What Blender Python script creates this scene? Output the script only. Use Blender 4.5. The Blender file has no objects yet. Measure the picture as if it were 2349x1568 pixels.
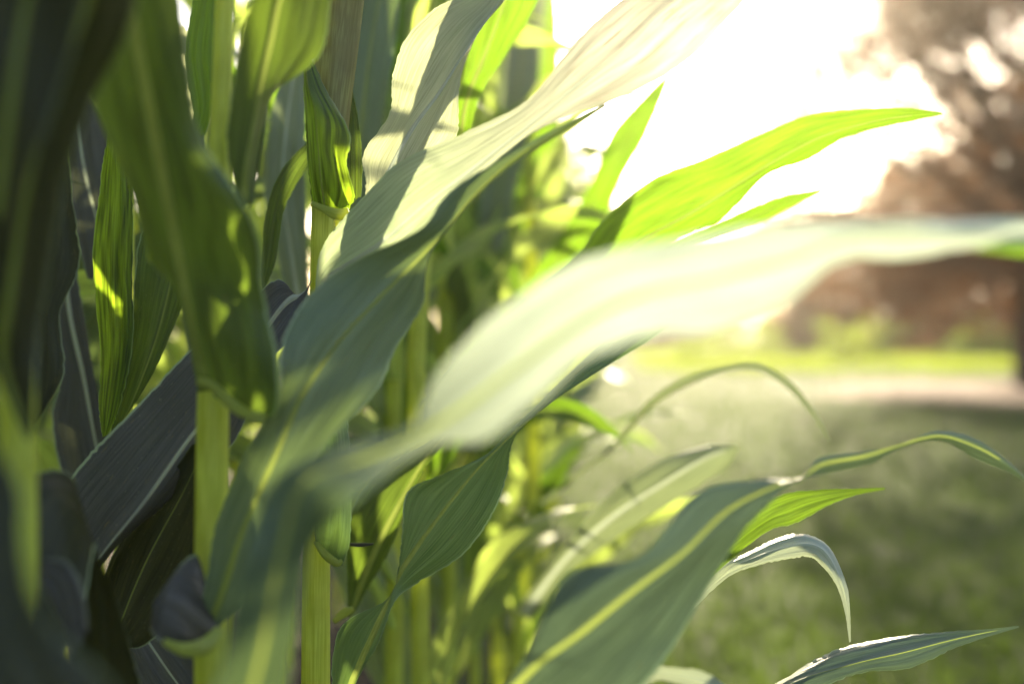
import bpy, math, random
import numpy as np
R = math.radians
random.seed(7)
rng = np.random.default_rng(7)
scn = bpy.context.scene
C = scn.collection

# ------------------------------------------------------------------ camera, sky, sun, exposure
CAMZ = 1.15
PITCH = R(1.1)
cam_d = bpy.data.cameras.new('camera')
cam_d.lens = 35; cam_d.sensor_width = 36
cam_d.clip_start = 0.02; cam_d.clip_end = 2000
cam_d.dof.use_dof = True
cam_d.dof.focus_distance = 1.06
cam_d.dof.aperture_fstop = 1.4
cam = bpy.data.objects.new('camera', cam_d); C.objects.link(cam)
cam.location = (0, 0, CAMZ)
cam.rotation_euler = (R(90) - PITCH, 0, 0)
scn.camera = cam

SUN_AZ, SUN_EL = R(11.0), R(20.5)        # azimuth measured from +Y towards +X
SKY = 0.09
world = bpy.data.worlds.new('World'); scn.world = world
world.use_nodes = True
nt = world.node_tree; nt.nodes.clear()
sky = nt.nodes.new('ShaderNodeTexSky'); sky.sky_type = 'NISHITA'
sky.sun_disc = False; sky.sun_elevation = SUN_EL; sky.sun_rotation = SUN_AZ
sky.air_density = 1.0; sky.dust_density = 3.0; sky.ozone_density = 1.2
bg = nt.nodes.new('ShaderNodeBackground'); bg.inputs[1].default_value = SKY
wo = nt.nodes.new('ShaderNodeOutputWorld')
nt.links.new(sky.outputs[0], bg.inputs[0]); nt.links.new(bg.outputs[0], wo.inputs[0])

sd = bpy.data.lights.new('sun', 'SUN'); sd.energy = 5.0; sd.angle = R(0.53); sd.color = (1.0, 0.86, 0.60)
sun = bpy.data.objects.new('sun', sd); C.objects.link(sun)
sun.rotation_euler = (R(90) - SUN_EL, 0, math.pi - SUN_AZ)
sun.location = (6, 30, 20)

scn.view_settings.view_transform = 'Standard'
scn.view_settings.look = 'None'
scn.view_settings.gamma = 1
scn.view_settings.use_curve_mapping = False
scn.view_settings.exposure = 2.12
scn.cycles.use_denoising = True
scn.cycles.max_bounces = 8; scn.cycles.diffuse_bounces = 4; scn.cycles.transmission_bounces = 6
scn.cycles.volume_bounces = 0
scn.cycles.sample_clamp_indirect = 6

HAZE_DENSITY = 0.0010
HAZE_G = 0.85

# ------------------------------------------------------------------ helpers
K = 36 / 35 / 2349.0
def P(px, py, d):
    """a place seen from the camera's spot: display position of the 2349x1568 photograph and distance in metres"""
    x = (px - 1174.5) * K * d; z = -(py - 784) * K * d
    c, s = math.cos(PITCH), math.sin(PITCH)
    return np.array([x, d * c + z * s, CAMZ + z * c - d * s])

def tag(o, label=None, cat=None, group=None, kind=None):
    for k, v in (('label', label), ('category', cat), ('group', group), ('kind', kind)):
        if v: o[k] = v
    return o

def empty(name, loc):
    o = bpy.data.objects.new(name, None); C.objects.link(o)
    o.location = loc; o.empty_display_size = 0.1
    return o

def mesh_obj(name, verts, faces, mat, parent=None, uv=None, smooth=True, origin=(0, 0, 0)):
    me = bpy.data.meshes.new(name)
    v = np.asarray(verts, dtype=float) - np.asarray(origin, dtype=float)
    me.from_pydata(v.tolist(), [], faces)
    if uv is not None:
        l = me.uv_layers.new(name='UVMap')
        idx = np.empty(len(me.loops), dtype=np.int32); me.loops.foreach_get('vertex_index', idx)
        l.data.foreach_set('uv', np.asarray(uv, dtype=np.float32)[idx].ravel())
    if smooth: me.polygons.foreach_set('use_smooth', [True] * len(me.polygons))
    me.materials.append(mat)
    me.update()
    o = bpy.data.objects.new(name, me); C.objects.link(o)
    if parent is not None: o.parent = parent
    return o

def spline(pts, n):
    """Catmull-Rom through rows of pts, n samples per span"""
    p = np.asarray(pts, dtype=float)
    p = np.vstack([2 * p[0] - p[1], p, 2 * p[-1] - p[-2]])
    out = []
    for i in range(1, len(p) - 2):
        for k in range(n):
            t = k / n
            a, b, c, d = p[i - 1], p[i], p[i + 1], p[i + 2]
            out.append(0.5 * ((2 * b) + (c - a) * t + (2 * a - 5 * b + 4 * c - d) * t * t + (3 * b - a - 3 * c + d) * t ** 3))
    out.append(p[-2])
    return np.array(out)

def norm(v): return v / (np.linalg.norm(v, axis=-1, keepdims=True) + 1e-9)

# ------------------------------------------------------------------ materials
class NB:
    def __init__(s, name):
        s.m = bpy.data.materials.new(name); s.m.use_nodes = True
        s.t = s.m.node_tree; s.t.nodes.clear()
        s.out = s.n('ShaderNodeOutputMaterial')
    def n(s, typ, **kw):
        x = s.t.nodes.new(typ)
        for k, v in kw.items(): setattr(x, k, v)
        return x
    def l(s, a, b): s.t.links.new(a, b)
    def val(s, sock, v):
        if isinstance(v, bpy.types.NodeSocket): s.l(v, sock)
        else: sock.default_value = v
    def math(s, op, a, b=0.0, clamp=False):
        x = s.n('ShaderNodeMath', operation=op); x.use_clamp = clamp
        s.val(x.inputs[0], a); s.val(x.inputs[1], b); return x.outputs[0]
    def mix(s, f, a, b):
        x = s.n('ShaderNodeMix', data_type='RGBA'); s.val(x.inputs[0], f); s.val(x.inputs[6], a); s.val(x.inputs[7], b); return x.outputs[2]
    def ramp(s, f, stops):
        x = s.n('ShaderNodeValToRGB'); s.l(f, x.inputs[0])
        e = x.color_ramp.elements
        while len(e) < len(stops): e.new(0.5)
        for q, (p, c) in zip(e, stops): q.position = p; q.color = c if len(c) == 4 else (*c, 1)
        return x.outputs[0]
    def noise(s, vec, scale, detail=2, rough=0.5):
        x = s.n('ShaderNodeTexNoise'); s.l(vec, x.inputs['Vector'])
        x.inputs['Scale'].default_value = scale; x.inputs['Detail'].default_value = detail; x.inputs['Roughness'].default_value = rough
        return x.outputs[0]
    def mapv(s, vec, sc, loc=(0, 0, 0)):
        x = s.n('ShaderNodeMapping'); s.l(vec, x.inputs[0]); x.inputs['Scale'].default_value = sc; x.inputs['Location'].default_value = loc
        return x.outputs[0]
def c4(c): return (*c, 1.0)

def leaf_material(name, dark, light, trans, tmix=0.42, rough=0.42, stripe=0.5, streaks=False, spec=0.5, margin=(0.45, 0.52, 0.30), zone=None):
    b = NB(name)
    uv = b.n('ShaderNodeUVMap').outputs[0]
    oi = b.n('ShaderNodeObjectInfo')
    sep = b.n('ShaderNodeSeparateXYZ'); b.l(uv, sep.inputs[0])
    shift = b.n('ShaderNodeCombineXYZ'); b.l(b.math('MULTIPLY', oi.outputs['Random'], 37.0), shift.inputs[1]); 
    add = b.n('ShaderNodeVectorMath', operation='ADD'); b.l(uv, add.inputs[0]); b.l(shift.outputs[0], add.inputs[1])
    v = add.outputs[0]
    fine = b.noise(b.mapv(v, (75, 2.2, 1)), 1.0, 2, 0.6)
    wide = b.noise(b.mapv(v, (13, 2.0, 1)), 1.0, 2, 0.5)
    tc = b.n('ShaderNodeTexCoord').outputs['Object']
    blot = b.noise(tc, 22, 3, 0.6)
    fr = b.ramp(fine, [(0.36, (0, 0, 0)), (0.62, (1, 1, 1))])
    col = b.mix(fr, c4(dark), c4(light))
    zf = None
    if zone:      # second tone along the blade, for a drying tip and for painted glare: (start, end in length units, dark, light, trans)
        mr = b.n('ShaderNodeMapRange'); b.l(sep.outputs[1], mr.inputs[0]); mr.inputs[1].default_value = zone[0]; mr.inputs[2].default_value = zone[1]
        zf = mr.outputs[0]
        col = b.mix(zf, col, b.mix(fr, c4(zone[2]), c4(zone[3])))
    br = b.ramp(blot, [(0.35, (0, 0, 0)), (0.7, (1, 1, 1))])
    col = b.mix(b.math('MULTIPLY', br, 0.35), col, c4([min(1, 0.55 * q + 0.5 * p) for p, q in zip(light, dark)]))
    edge = b.math('ABSOLUTE', b.math('SUBTRACT', sep.outputs[0], 0.5))
    mg = b.math('GREATER_THAN', edge, 0.484)
    col = b.mix(b.math('MULTIPLY', mg, 0.85), col, c4(margin))
    # lighter tissue along the midrib
    cen = b.ramp(edge, [(0.0, (1, 1, 1)), (0.10, (0, 0, 0))])
    col = b.mix(b.math('MULTIPLY', cen, 0.35), col, c4([1.5 * x + 0.03 for x in light]))
    if streaks:
        st = b.noise(b.mapv(v, (34, 3.0, 1)), 1.0, 2, 0.6)
        sf = b.ramp(st, [(0.62, (0, 0, 0)), (0.70, (1, 1, 1))])
        sf = b.math('MULTIPLY', sf, zf) if zone else sf
        streakf = b.math('MULTIPLY', sf, 0.85)
        col = b.mix(streakf, col, c4((0.16, 0.08, 0.04)))
    # small brown lesions and insect marks
    le = b.noise(b.mapv(v, (26, 4.0, 1), (3, 5, 0)), 2.0, 2, 0.6)
    lf = b.ramp(le, [(0.66, (0, 0, 0)), (0.71, (1, 1, 1))])
    col = b.mix(b.math('MULTIPLY', lf, 0.7), col, c4((0.22, 0.16, 0.07)))
    # small pale flecks
    fl = b.noise(b.mapv(v, (60, 14, 1)), 3.0, 1, 0.5)
    col = b.mix(b.ramp(fl, [(0.74, (0, 0, 0)), (0.77, (1, 1, 1))]), col, c4((0.45, 0.45, 0.28)))
    wr = b.ramp(wide, [(0.38, (1 - stripe,) * 3), (0.60, (1, 1, 1))])
    mul = b.n('ShaderNodeMix', data_type='RGBA', blend_type='MULTIPLY'); mul.inputs[0].default_value = 1
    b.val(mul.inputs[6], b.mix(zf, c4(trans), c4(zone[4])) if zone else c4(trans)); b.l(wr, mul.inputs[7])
    mul2 = b.n('ShaderNodeMix', data_type='RGBA', blend_type='MULTIPLY'); mul2.inputs[0].default_value = 0.5
    b.l(mul.outputs[2], mul2.inputs[6]); b.l(b.ramp(fine, [(0.35, (0.45, 0.5, 0.4)), (0.6, (1, 1, 1))]), mul2.inputs[7])
    pr = b.n('ShaderNodeBsdfPrincipled'); b.l(col, pr.inputs['Base Color'])
    b.l(b.math('ADD', b.math('MULTIPLY', blot, 0.25), rough - 0.12), pr.inputs['Roughness'])
    pr.inputs['Specular IOR Level'].default_value = spec
    bump = b.n('ShaderNodeBump'); bump.inputs['Strength'].default_value = 0.7; bump.inputs['Distance'].default_value = 0.0009
    hsum = b.math('ADD', fine, b.math('MULTIPLY', wide, 2.5)); b.l(hsum, bump.inputs['Height'])
    b.l(bump.outputs[0], pr.inputs['Normal'])
    tcol = mul2.outputs[2]
    if streaks: tcol = b.mix(streakf, tcol, c4((0.30, 0.16, 0.08)))
    tr = b.n('ShaderNodeBsdfTranslucent'); b.l(tcol, tr.inputs[0]); b.l(bump.outputs[0], tr.inputs[1])
    mx = b.n('ShaderNodeMixShader'); mx.inputs[0].default_value = tmix
    b.l(pr.outputs[0], mx.inputs[1]); b.l(tr.outputs[0], mx.inputs[2]); b.l(mx.outputs[0], b.out.inputs[0])
    return b.m

def fibre_material(name, dark, light, trans, tmix=0.25, rough=0.4):
    b = NB(name)
    uv = b.n('ShaderNodeUVMap').outputs[0]
    fine = b.noise(b.mapv(uv, (46, 3, 1)), 1.0, 2, 0.6)
    tc = b.n('ShaderNodeTexCoord').outputs['Object']
    blot = b.noise(tc, 14, 3, 0.6)
    col = b.mix(b.ramp(fine, [(0.42, (0, 0, 0)), (0.58, (1, 1, 1))]), c4([0.8 * q for q in dark]), c4(light))
    col = b.mix(b.math('MULTIPLY', b.ramp(blot, [(0.4, (0, 0, 0)), (0.7, (1, 1, 1))]), 0.65), col, c4((0.55 * dark[0], 0.45 * dark[1], 0.6 * dark[2])))
    pr = b.n('ShaderNodeBsdfPrincipled'); b.l(col, pr.inputs['Base Color']); pr.inputs['Roughness'].default_value = rough
    bump = b.n('ShaderNodeBump'); bump.inputs['Strength'].default_value = 0.5; bump.inputs['Distance'].default_value = 0.0006
    b.l(fine, bump.inputs['Height']); b.l(bump.outputs[0], pr.inputs['Normal'])
    tr = b.n('ShaderNodeBsdfTranslucent'); tr.inputs[0].default_value = c4(trans)
    mx = b.n('ShaderNodeMixShader'); mx.inputs[0].default_value = tmix
    b.l(pr.outputs[0], mx.inputs[1]); b.l(tr.outputs[0], mx.inputs[2]); b.l(mx.outputs[0], b.out.inputs[0])
    return b.m

M = {}
M['leaf'] = leaf_material('corn_leaf', (0.050, 0.070, 0.022), (0.100, 0.130, 0.045), (0.19, 0.29, 0.03), tmix=0.38)
M['leaf_deep'] = leaf_material('corn_leaf_deep', (0.095, 0.155, 0.055), (0.24, 0.31, 0.13), (0.13, 0.22, 0.04), tmix=0.30, rough=0.38, stripe=0.3)
M['leaf_row'] = leaf_material('corn_leaf_row', (0.13, 0.17, 0.08), (0.26, 0.30, 0.18), (0.68, 0.86, 0.16), tmix=0.6)
M['leaf_shade_tint'] = leaf_material('corn_leaf_shade_tint', (0.054, 0.046, 0.046), (0.118, 0.104, 0.102), (0.07, 0.08, 0.04), tmix=0.2, rough=0.44, stripe=0.3)  # purplish tint of the shadows put into the leaf colour
M['leaf_grey'] = leaf_material('corn_leaf_grey_green', (0.120, 0.160, 0.078), (0.235, 0.275, 0.160), (0.13, 0.19, 0.05), tmix=0.32, rough=0.40, stripe=0.3)
M['leaf_lime'] = leaf_material('corn_leaf_thin_lime', (0.07, 0.12, 0.02), (0.14, 0.19, 0.04), (0.21, 0.38, 0.02), tmix=0.55, stripe=0.35)
M['leaf_stripe'] = leaf_material('corn_leaf_ribbed', (0.045, 0.075, 0.02), (0.11, 0.15, 0.035), (0.42, 0.64, 0.03), tmix=0.55, stripe=0.75)
M['leaf_pale'] = leaf_material('corn_leaf_pale_waxy', (0.24, 0.25, 0.17), (0.38, 0.38, 0.28), (0.62, 0.66, 0.38), tmix=0.5, rough=0.40, stripe=0.25)
M['leaf_shade_dark'] = leaf_material('corn_leaf_shade_dark', (0.026, 0.026, 0.014), (0.050, 0.050, 0.026), (0.07, 0.07, 0.015), tmix=0.3)  # green leaf darkened in its colour to carry the shade at the left
M['leaf_green'] = leaf_material('corn_leaf_green', (0.06, 0.10, 0.02), (0.12, 0.17, 0.04), (0.13, 0.22, 0.015), tmix=0.5)
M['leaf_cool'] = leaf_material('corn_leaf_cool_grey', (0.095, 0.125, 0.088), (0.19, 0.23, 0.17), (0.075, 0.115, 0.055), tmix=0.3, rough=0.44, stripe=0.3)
M['leaf_mid'] = leaf_material('corn_leaf_mid', (0.17, 0.20, 0.13), (0.28, 0.31, 0.22), (0.22, 0.27, 0.12), tmix=0.35, rough=0.4, stripe=0.2)
M['leaf_silver'] = leaf_material('corn_leaf_silvery', (0.30, 0.34, 0.28), (0.46, 0.50, 0.42), (0.38, 0.44, 0.28), tmix=0.3, rough=0.36, stripe=0.25)
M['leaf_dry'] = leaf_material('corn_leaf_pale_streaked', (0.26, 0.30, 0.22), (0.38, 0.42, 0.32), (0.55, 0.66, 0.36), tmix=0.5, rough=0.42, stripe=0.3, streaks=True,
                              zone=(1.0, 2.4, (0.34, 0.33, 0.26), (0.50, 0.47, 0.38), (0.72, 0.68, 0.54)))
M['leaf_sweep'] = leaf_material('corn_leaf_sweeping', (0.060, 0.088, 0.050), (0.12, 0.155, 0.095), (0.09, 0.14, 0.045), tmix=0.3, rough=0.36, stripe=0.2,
                              zone=(2.45, 3.7, (0.38, 0.45, 0.36), (0.52, 0.58, 0.48), (0.80, 0.90, 0.74)))  # white sun glare painted into the outer stretch of a green blade
M['midrib'] = fibre_material('midrib_green', (0.24, 0.29, 0.07), (0.35, 0.39, 0.13), (0.24, 0.30, 0.06), tmix=0.4)
M['midrib_white'] = fibre_material('midrib_white', (0.40, 0.43, 0.36), (0.56, 0.58, 0.50), (0.42, 0.48, 0.34), tmix=0.35)
M['stalk'] = fibre_material('corn_stalk', (0.55, 0.60, 0.09), (0.72, 0.76, 0.17), (0.80, 0.86, 0.11), tmix=0.42)
M['sheath'] = fibre_material('corn_sheath', (0.24, 0.22, 0.07), (0.40, 0.38, 0.13), (0.52, 0.50, 0.10), tmix=0.35)
M['collar'] = fibre_material('leaf_collar', (0.42, 0.50, 0.08), (0.60, 0.62, 0.18), (0.7, 0.75, 0.1), tmix=0.4)

# ------------------------------------------------------------------ leaf and stalk builders
NC = 14
def rib_width(wid, w0, end):
    n = len(wid); last = max(3, int(n * end)); i = np.arange(n)
    f = np.clip(1 - (i / last) ** 1.4, 0, 1)
    return np.minimum(w0 * (0.25 + 0.75 * f), 0.3 * wid + 0.0002) * (i < last) + 1e-5

def leaf_surface(A, Mi, B, ruffle=0.004, seed=0, nc=NC, w0=0.0, end=0.92):
    """blade grid; with w0 > 0 a gap is left along the middle where the midrib sits"""
    r = np.random.default_rng(seed)
    n = len(Mi)
    seg = np.linalg.norm(np.diff(Mi, axis=0), axis=1); arc = np.concatenate([[0], np.cumsum(seg)])
    tang = norm(np.gradient(Mi, axis=0))
    side = norm(B - A)
    nrm = norm(np.cross(side, tang))
    nrm[~np.isfinite(nrm)] = 0
    for i in range(1, n):
        if np.dot(nrm[i], nrm[i - 1]) < 0: nrm[i] *= -1
    ph = r.uniform(0, 6.28, 4); f1, f2 = r.uniform(28, 40), r.uniform(60, 85)
    V, UV = [], []
    wid = np.linalg.norm(B - A, axis=1)
    wmax = wid.max()
    rw = rib_width(wid, w0, end) if w0 else np.zeros(n) + 1e-4
    gl = np.minimum(0.8, rw * 0.5 / (np.linalg.norm(Mi - A, axis=1) + 1e-6)); gr = np.minimum(0.8, rw * 0.5 / (np.linalg.norm(B - Mi, axis=1) + 1e-6))
    h = nc // 2
    cols = []
    jit = r.normal(size=n) * 0.0005
    for j in range(h + 1): cols.append(-1 + (1 - gl) * (j / h))
    for j in range(h + 1): cols.append(gr + (1 - gr) * (j / h))
    for t in cols:
        tt = t[:, None]
        lin = np.where(tt < 0, Mi * (1 + tt) - A * tt, Mi * (1 - tt) + B * tt)
        quad = A * (tt * (tt - 1) / 2) + Mi * (1 - tt * tt) + B * (tt * (tt + 1) / 2)
        p = 0.45 * quad + 0.55 * lin
        q = np.where(t < 0, ph[0], ph[1])
        rf = (np.sin(arc * f1 + q) + 0.45 * np.sin(arc * f2 + q * 2 + ph[2])) * np.abs(t) ** 2.2 * ruffle * (wid / wmax)
        rf += 0.0012 * np.sin(arc * 17 + 9 * t + ph[3]) * (wid / wmax)
        p = p + side * (np.where(np.abs(t) > 0.99, np.sign(t) * jit * np.minimum(1, wid / 0.03), 0))[:, None]
        V.append(p + nrm * rf[:, None]); UV.append(np.stack([(t + 1) / 2, arc * 6.0], axis=1))
    V = np.stack(V, 1); left, right = V[:, h].copy(), V[:, h + 1].copy()
    V = V.reshape(-1, 3); UV = np.stack(UV, 1).reshape(-1, 2)
    F = []
    w = len(cols)
    last = int(n * end) if w0 else 0
    for i in range(n - 1):
        for j in range(w - 1):
            if j == h and i < last - 1: continue
            F.append((i * w + j, i * w + j + 1, (i + 1) * w + j + 1, (i + 1) * w + j))
    return V, F, UV, (left, right, nrm, last)

def rib_surface(info):
    """the midrib: an arched band of thicker pale tissue that closes the gap between the two halves of the blade"""
    left, right, nrm, last = info
    V, F, UV = [], [], []
    ns = 7
    for i in range(last):
        w = np.linalg.norm(right[i] - left[i])
        for k in range(ns):
            t = k / (ns - 1)
            V.append(left[i] * (1 - t) + right[i] * t - nrm[i] * math.sin(math.pi * t) * w * 0.32)
            UV.append((t * 0.2, i * 0.05))
    for i in range(last - 1):
        for k in range(ns - 1):
            F.append((i * ns + k, i * ns + k + 1, (i + 1) * ns + k + 1, (i + 1) * ns + k))
    return V, F, UV

def stations(rows):
    """each row: (mx,my,d,wa,wb,da,db) widths across the path, or (ax,ay,mx,my,bx,by,d,da,db)"""
    mids = [(r[0], r[1]) if len(r) == 7 else (r[2], r[3]) for r in rows]
    A, Mi, B = [], [], []
    for i, r in enumerate(rows):
        if len(r) == 9:
            ax, ay, mx, my, bx, by, d, da, db = r
        else:
            mx, my, d, wa, wb, da, db = r
            p, q = mids[max(0, i - 1)], mids[min(len(mids) - 1, i + 1)]
            tx, ty = q[0] - p[0], q[1] - p[1]; L = math.hypot(tx, ty) + 1e-6
            nx, ny = ty / L, -tx / L            # left of travel on the picture
            ax, ay, bx, by = mx + nx * wa, my + ny * wa, mx - nx * wb, my - ny * wb
        A.append(P(ax, ay, d + da)); Mi.append(P(mx, my, d)); B.append(P(bx, by, d + db))
    return np.array(A), np.array(Mi), np.array(B)

_seed = [100]
def leaf(plant, rows, mat='leaf', rib='midrib', ruffle=0.003, w0=0.006, n=12, label=None, rib_end=0.92, seed=None):
    _seed[0] += 1
    A, Mi, B = stations(rows)
    A, Mi, B = spline(A, n), spline(Mi, n), spline(B, n)
    V, F, UV, info = leaf_surface(A, Mi, B, ruffle, seed or _seed[0], w0=w0 if rib else 0, end=rib_end)
    org = np.array(plant.location)
    o = mesh_obj('leaf', V, F, M[mat], plant, UV, origin=org)
    if label: o['label'] = label
    if rib:
        V, F, UV = rib_surface(info)
        mesh_obj('midrib', V, F, M[rib], o, UV, origin=org)
    return o

def tube(name, plant, pts, mat, ns=18, squash=0.85, bumps=None):
    """pts: (px,py,d,width in display px)"""
    c = spline([list(P(a, b, d)) + [w * K * d * 0.5] for a, b, d, w in pts], 6)
    V, F, UV = [], [], []
    for i, q in enumerate(c):
        r = q[3]
        for k in range(ns):
            a = 2 * math.pi * k / ns
            rr = r * (1 + 0.014 * math.sin(7 * a + i * 0.1))
            V.append((q[0] + math.cos(a) * rr, q[1] + math.sin(a) * rr * squash, q[2])); UV.append((k / ns, i * 0.08))
    for i in range(len(c) - 1):
        for k in range(ns):
            F.append((i * ns + k, i * ns + (k + 1) % ns, (i + 1) * ns + (k + 1) % ns, (i + 1) * ns + k))
    F.append(tuple(range(ns))[::-1]); F.append(tuple((len(c) - 1) * ns + k for k in range(ns)))
    return mesh_obj(name, V, F, M[mat], plant, UV, origin=np.array(plant.location))

def collar(plant, rows, w=0.010, mat='collar'):
    """the pale band of tissue where a blade leaves its sheath: rows (px,py,d,half width px)"""
    c = spline([list(P(a, b, d)) + [h * K * d] for a, b, d, h in rows], 6)
    V, F, UV = [], [], []
    ns = 10
    pts = c[:, :3]; tang = norm(np.gradient(pts, axis=0))
    for i, q in enumerate(c):
        s = np.cross(tang[i], (0, 1, 0)); s = s / (np.linalg.norm(s) + 1e-9)
        for k in range(ns):
            a = 2 * math.pi * k / ns
            V.append(pts[i] + s * math.cos(a) * q[3] + np.array((0, 1, 0)) * math.sin(a) * q[3] * 0.35); UV.append((k / ns, i * 0.05))
    for i in range(len(c) - 1):
        for k in range(ns):
            F.append((i * ns + k, i * ns + (k + 1) % ns, (i + 1) * ns + (k + 1) % ns, (i + 1) * ns + k))
    F.append(tuple(range(ns))[::-1]); F.append(tuple((len(c) - 1) * ns + k for k in range(ns)))
    return mesh_obj('collar', V, F, M[mat], plant, UV, origin=np.array(plant.location))

def plant_at(px, d, label, group='corn plants at the near end of the edge row'):
    p = P(px, 1600, d)
    return tag(empty('corn_plant', (p[0], p[1], 0.0)), label, 'corn plant', group)

# ------------------------------------------------------------------ ground
def sheet(name, x0, x1, y0, y1, z, mat, nx=2, ny=2, wob=0.0):
    xs = np.linspace(x0, x1, nx); ys = np.linspace(y0, y1, ny)
    V, F = [], []
    for j, y in enumerate(ys):
        for i, x in enumerate(xs):
            V.append((x, y, z + (wob * (math.sin(x * 1.3 + y * 0.7) + math.sin(y * 1.9 - x)) if wob else 0)))
    for j in range(ny - 1):
        for i in range(nx - 1):
            F.append((j * nx + i, j * nx + i + 1, (j + 1) * nx + i + 1, (j + 1) * nx + i))
    return tag(mesh_obj(name, V, F, mat), kind='structure')

def ground_material(name, cols, scale, bump=0.02, rough=0.9):
    b = NB(name)
    tc = b.n('ShaderNodeTexCoord').outputs['Object']
    n1 = b.noise(tc, scale, 6, 0.65); n2 = b.noise(tc, scale * 0.08, 3, 0.5)
    c = b.ramp(n1, [(0.3, cols[0]), (0.5, cols[1]), (0.72, cols[2])])
    c = b.mix(b.math('MULTIPLY', b.ramp(n2, [(0.4, (0, 0, 0)), (0.65, (1, 1, 1))]), 0.6), c, c4(cols[3]))
    pr = b.n('ShaderNodeBsdfPrincipled'); b.l(c, pr.inputs['Base Color']); pr.inputs['Roughness'].default_value = rough
    pr.inputs['Specular IOR Level'].default_value = 0.2
    bu = b.n('ShaderNodeBump'); bu.inputs['Distance'].default_value = bump; b.l(n1, bu.inputs['Height']); b.l(bu.outputs[0], pr.inputs['Normal'])
    b.l(pr.outputs[0], b.out.inputs[0])
    return b.m

M['soil'] = ground_material('field_soil', [(0.025, 0.018, 0.014), (0.05, 0.035, 0.027), (0.09, 0.065, 0.05), (0.035, 0.025, 0.02)], 25)
M['lawn'] = ground_material('lawn_turf', [(0.012, 0.023, 0.005), (0.028, 0.048, 0.010), (0.052, 0.075, 0.018), (0.042, 0.050, 0.016)], 9, 0.03)  # turf greens lowered so the colour carries the tree shade
M['litter'] = ground_material('dry_litter', [(0.10, 0.06, 0.045), (0.20, 0.13, 0.10), (0.32, 0.22, 0.18), (0.16, 0.10, 0.08)], 12, 0.03)
sheet('ground', -600, 600, -300, 1200, -0.02, M['soil'])
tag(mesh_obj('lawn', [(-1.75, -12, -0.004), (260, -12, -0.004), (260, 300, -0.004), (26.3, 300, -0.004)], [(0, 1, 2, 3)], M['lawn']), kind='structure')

# bare strip of dry soil and leaf litter under the trees, uneven outline
def blob(name, cx, cy, rx, ry, z, mat, seed, n=40):
    r = random.Random(seed); ph = [r.uniform(0, 6.3) for _ in range(4)]
    V = [(cx, cy, z)]
    for k in range(n):
        a = 2 * math.pi * k / n
        s = 1 + 0.12 * math.sin(3 * a + ph[0]) + 0.08 * math.sin(5 * a + ph[1]) + 0.05 * math.sin(9 * a + ph[2])
        V.append((cx + rx * s * math.cos(a), cy + ry * s * math.sin(a), z))
    return tag(mesh_obj(name, V, [(0, 1 + k, 1 + (k + 1) % n) for k in range(n)], mat), kind='structure')
blob('bare_ground', 10.6, 16.5, 6.0, 3.2, 0.001, M['litter'], 3)
blob('bare_ground', 19.5, 24.0, 9.0, 4.0, 0.001, M['litter'], 4)

# grass blades on the lawn
def grass():
    b = NB('grass_blade')
    pr = b.n('ShaderNodeBsdfPrincipled'); oi = b.n('ShaderNodeTexCoord').outputs['Object']
    col = b.mix(b.ramp(b.noise(oi, 1.2, 4, 0.6), [(0.38, (0, 0, 0)), (0.62, (1, 1, 1))]), c4((0.022, 0.042, 0.007)), c4((0.054, 0.080, 0.018)))  # blade greens darkened too, for the shade on the lawn
    b.l(col, pr.inputs['Base Color']); pr.inputs['Roughness'].default_value = 0.5
    tr = b.n('ShaderNodeBsdfTranslucent'); tr.inputs[0].default_value = (0.12, 0.19, 0.02, 1)
    mx = b.n('ShaderNodeMixShader'); mx.inputs[0].default_value = 0.4
    b.l(pr.outputs[0], mx.inputs[1]); b.l(tr.outputs[0], mx.inputs[2]); b.l(mx.outputs[0], b.out.inputs[0])
    N = 90000
    u = rng.random(N)
    y = 1.6 * (45 / 1.6) ** (u ** 0.9)
    x = -0.35 + 0.09 * y + rng.random(N) * (y * 0.62 + 0.8)
    keep = ((x - 10.6) / 6.0) ** 2 + ((y - 16.5) / 3.2) ** 2 > rng.random(N) * 1.0 + 0.5
    x, y = x[keep], y[keep]; N = len(x)
    sc = 1 + y * 0.09
    h = rng.uniform(0.02, 0.055, N) * (0.7 + 0.3 * sc); w = rng.uniform(0.002, 0.004, N) * sc
    a = rng.uniform(0, 6.283, N); lean = rng.uniform(0, 0.03, N) * sc; la = rng.uniform(0, 6.283, N)
    V = np.zeros((N, 3, 3))
    V[:, 0] = np.stack([x - np.cos(a) * w, y - np.sin(a) * w, np.full(N, -0.004)], 1)
    V[:, 1] = np.stack([x + np.cos(a) * w, y + np.sin(a) * w, np.full(N, -0.004)], 1)
    V[:, 2] = np.stack([x + np.cos(la) * lean, y + np.sin(la) * lean, h], 1)
    me = bpy.data.meshes.new('grass')
    me.vertices.add(3 * N); me.vertices.foreach_set('co', V.ravel())
    me.loops.add(3 * N); me.loops.foreach_set('vertex_index', np.arange(3 * N, dtype=np.int32))
    me.polygons.add(N); me.polygons.foreach_set('loop_start', np.arange(0, 3 * N, 3, dtype=np.int32))
    me.materials.append(b.m); me.update(calc_edges=True); me.validate()
    o = bpy.data.objects.new('grass', me); C.objects.link(o)
    tag(o, 'short mown grass spreading beside the corn row', 'grass', kind='stuff')
grass()

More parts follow.
